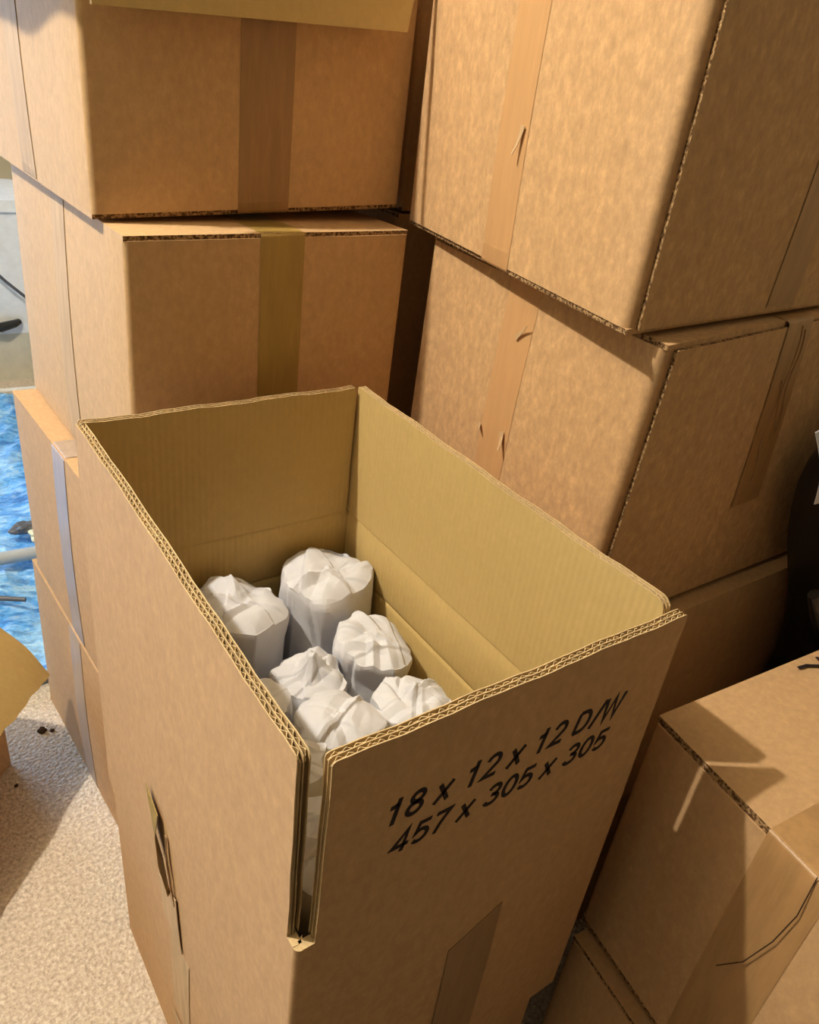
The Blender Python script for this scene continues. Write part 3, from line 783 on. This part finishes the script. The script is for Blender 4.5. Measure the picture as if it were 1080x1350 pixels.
# white tub far back at the left, with a black handle, a cable and a strip on the floor
tb = tag(empty('storage_tub', (.05, 2.78, 0)), 'white plastic tub with a black handle far back at the left edge', 'tub')
mb = MB(); prof = [(0, .30), (.12, .315), (.19, .32)]
def rr_ring(sx, sy, z, r=.06):
    return [(p[0]-sx, p[1]-sy, z) for p in ring(2*sx, 2*sy, r, 5, 3)]
def loft(mb, rings_):
    n = len(rings_[0]); n0 = len(mb.v)
    for rg in rings_: mb.v += rg
    for i in range(len(rings_)-1):
        for k in range(n):
            a = n0+i*n+k; b = n0+i*n+(k+1) % n; mb.f.append((a, b, b+n, a+n)); mb.mi.append(0)
    mb.f.append(tuple(n0+k for k in range(n))); mb.mi.append(0); e = n0+(len(rings_)-1)*n; mb.f.append(tuple(e+k for k in range(n))); mb.mi.append(0)
loft(mb, [rr_ring(.33, .17, 0), rr_ring(.345, .18, .17)]); mb.build('tub_base', M['cream'], tb, 30)
mb = MB(); loft(mb, [rr_ring(.345, .18, .17), rr_ring(.36, .19, .56), rr_ring(.375, .2, .565), rr_ring(.375, .2, .60)]); mb.build('tub_body', M['white'], tb, 30)
mb = MB(); mb.tube([(.05, -.185, .205), (.09, -.20, .205), (.20, -.215, .205), (.245, -.20, .21), (.262, -.186, .212)], lambda t: .016-.006*abs(2*t-1), 12); mb.build('handle', M['black_gloss'], tb, True)
mb = MB(); mb.tube([(.12, 2.55, .62), (.20, 2.545, .45), (.28, 2.54, .36), (.36, 2.54, .28), (.42, 2.54, .12), (.50, 2.54, .006), (.7, 2.55, .006)], .005, 8)
tag(mb.build('cable', M['cable'], None, True, origin=(.3, 2.57, 0)), 'thin dark cable hanging down in front of the white tub', 'cable')
mb = MB(); mb.tube([(-.3, 2.50, .006), (.1, 2.52, .006), (.4, 2.50, .006), (.7, 2.52, .006)], .008, 8)
tag(mb.build('cable', M['white'], None, True, origin=(.2, 2.5, 0)), 'white cable lying on the floor before the tub', 'cable')

# ------------------------------------------------------------------ black bag squeezed behind the low carton at the right edge
cs = tag(empty('bag', (.93, .082, 0)), 'black bag with a white paper tag, at the right edge behind the low carton', 'bag')
co = Vector(cs.location)
ctrl = [(.770, .0), (.771, .25), (.772, .42), (.768, .51), (.740, .60), (.680, .70), (.655, .755), (.648, .80), (.672, .835), (.78, .86), (.90, .87), (.98, .86),
        (1.06, .82), (1.09, .70), (1.09, .40), (1.08, .0)]
def smooth_loop(c, n=5):
    out = []; m = len(c)
    for i in range(m):
        p0, p1, p2, p3 = [Vector(c[(i+k-1) % m]) for k in range(4)]
        if i == m-1: out.append(p1); continue
        for k in range(n):
            t = k/n
            out.append(.5*((2*p1)+(p2-p0)*t+(2*p0-5*p1+4*p2-p3)*t*t+(3*p1-p0-3*p2+p3)*t**3))
    return out
loop = smooth_loop(ctrl); cen = Vector((.88, .5))
def brng(y, ins):
    r_ = []
    for p in loop:
        d = cen-p; q = p+d.normalized()*ins
        r_.append((q.x-co.x, y-co.y, max(.001, q.y)))
    return r_
mb = MB(); loft(mb, [brng(.047, .045), brng(.052, .020), brng(.066, .004), brng(.085, 0), brng(.104, .004), brng(.118, .020), brng(.122, .045)]); mb.build('body', M['black'], cs, 50)
# piping round the front edge, a glossy strap and the paper tag
mb = MB(); mb.tube([Vector(p)+Vector((0, -.003, 0)) for p in brng(.062, .006)[8:52]], .0022, 8); mb.build('piping', M['black_gloss'], cs, True)
sp = [(.622, .040, .685), (.632, .036, .668), (.655, .035, .642), (.690, .036, .607), (.727, .038, .575), (.78, .048, .54)]
mb = MB(); mb.tube([Vector(p)-co for p in sp], lambda t: .007+.003*math.sin(PI*t), 12); mb.build('strap', M['black_gloss'], cs, True)
tl, bl = Vector((.503, .052, .884)), Vector((.560, .052, .801)); ex = Vector((.20, 0, .012))
mb = MB(); mb.slab(lambda a, b, c: bl*(1-b)+tl*b+ex*a+Vector((0, -c-.006*math.sin(a*5+b*3), 0))-co, 0, 1, 0, 1, 0, .0008, 8, 6)
tag(mb.build('paper_tag', M['paper'], cs), 'white paper tag')
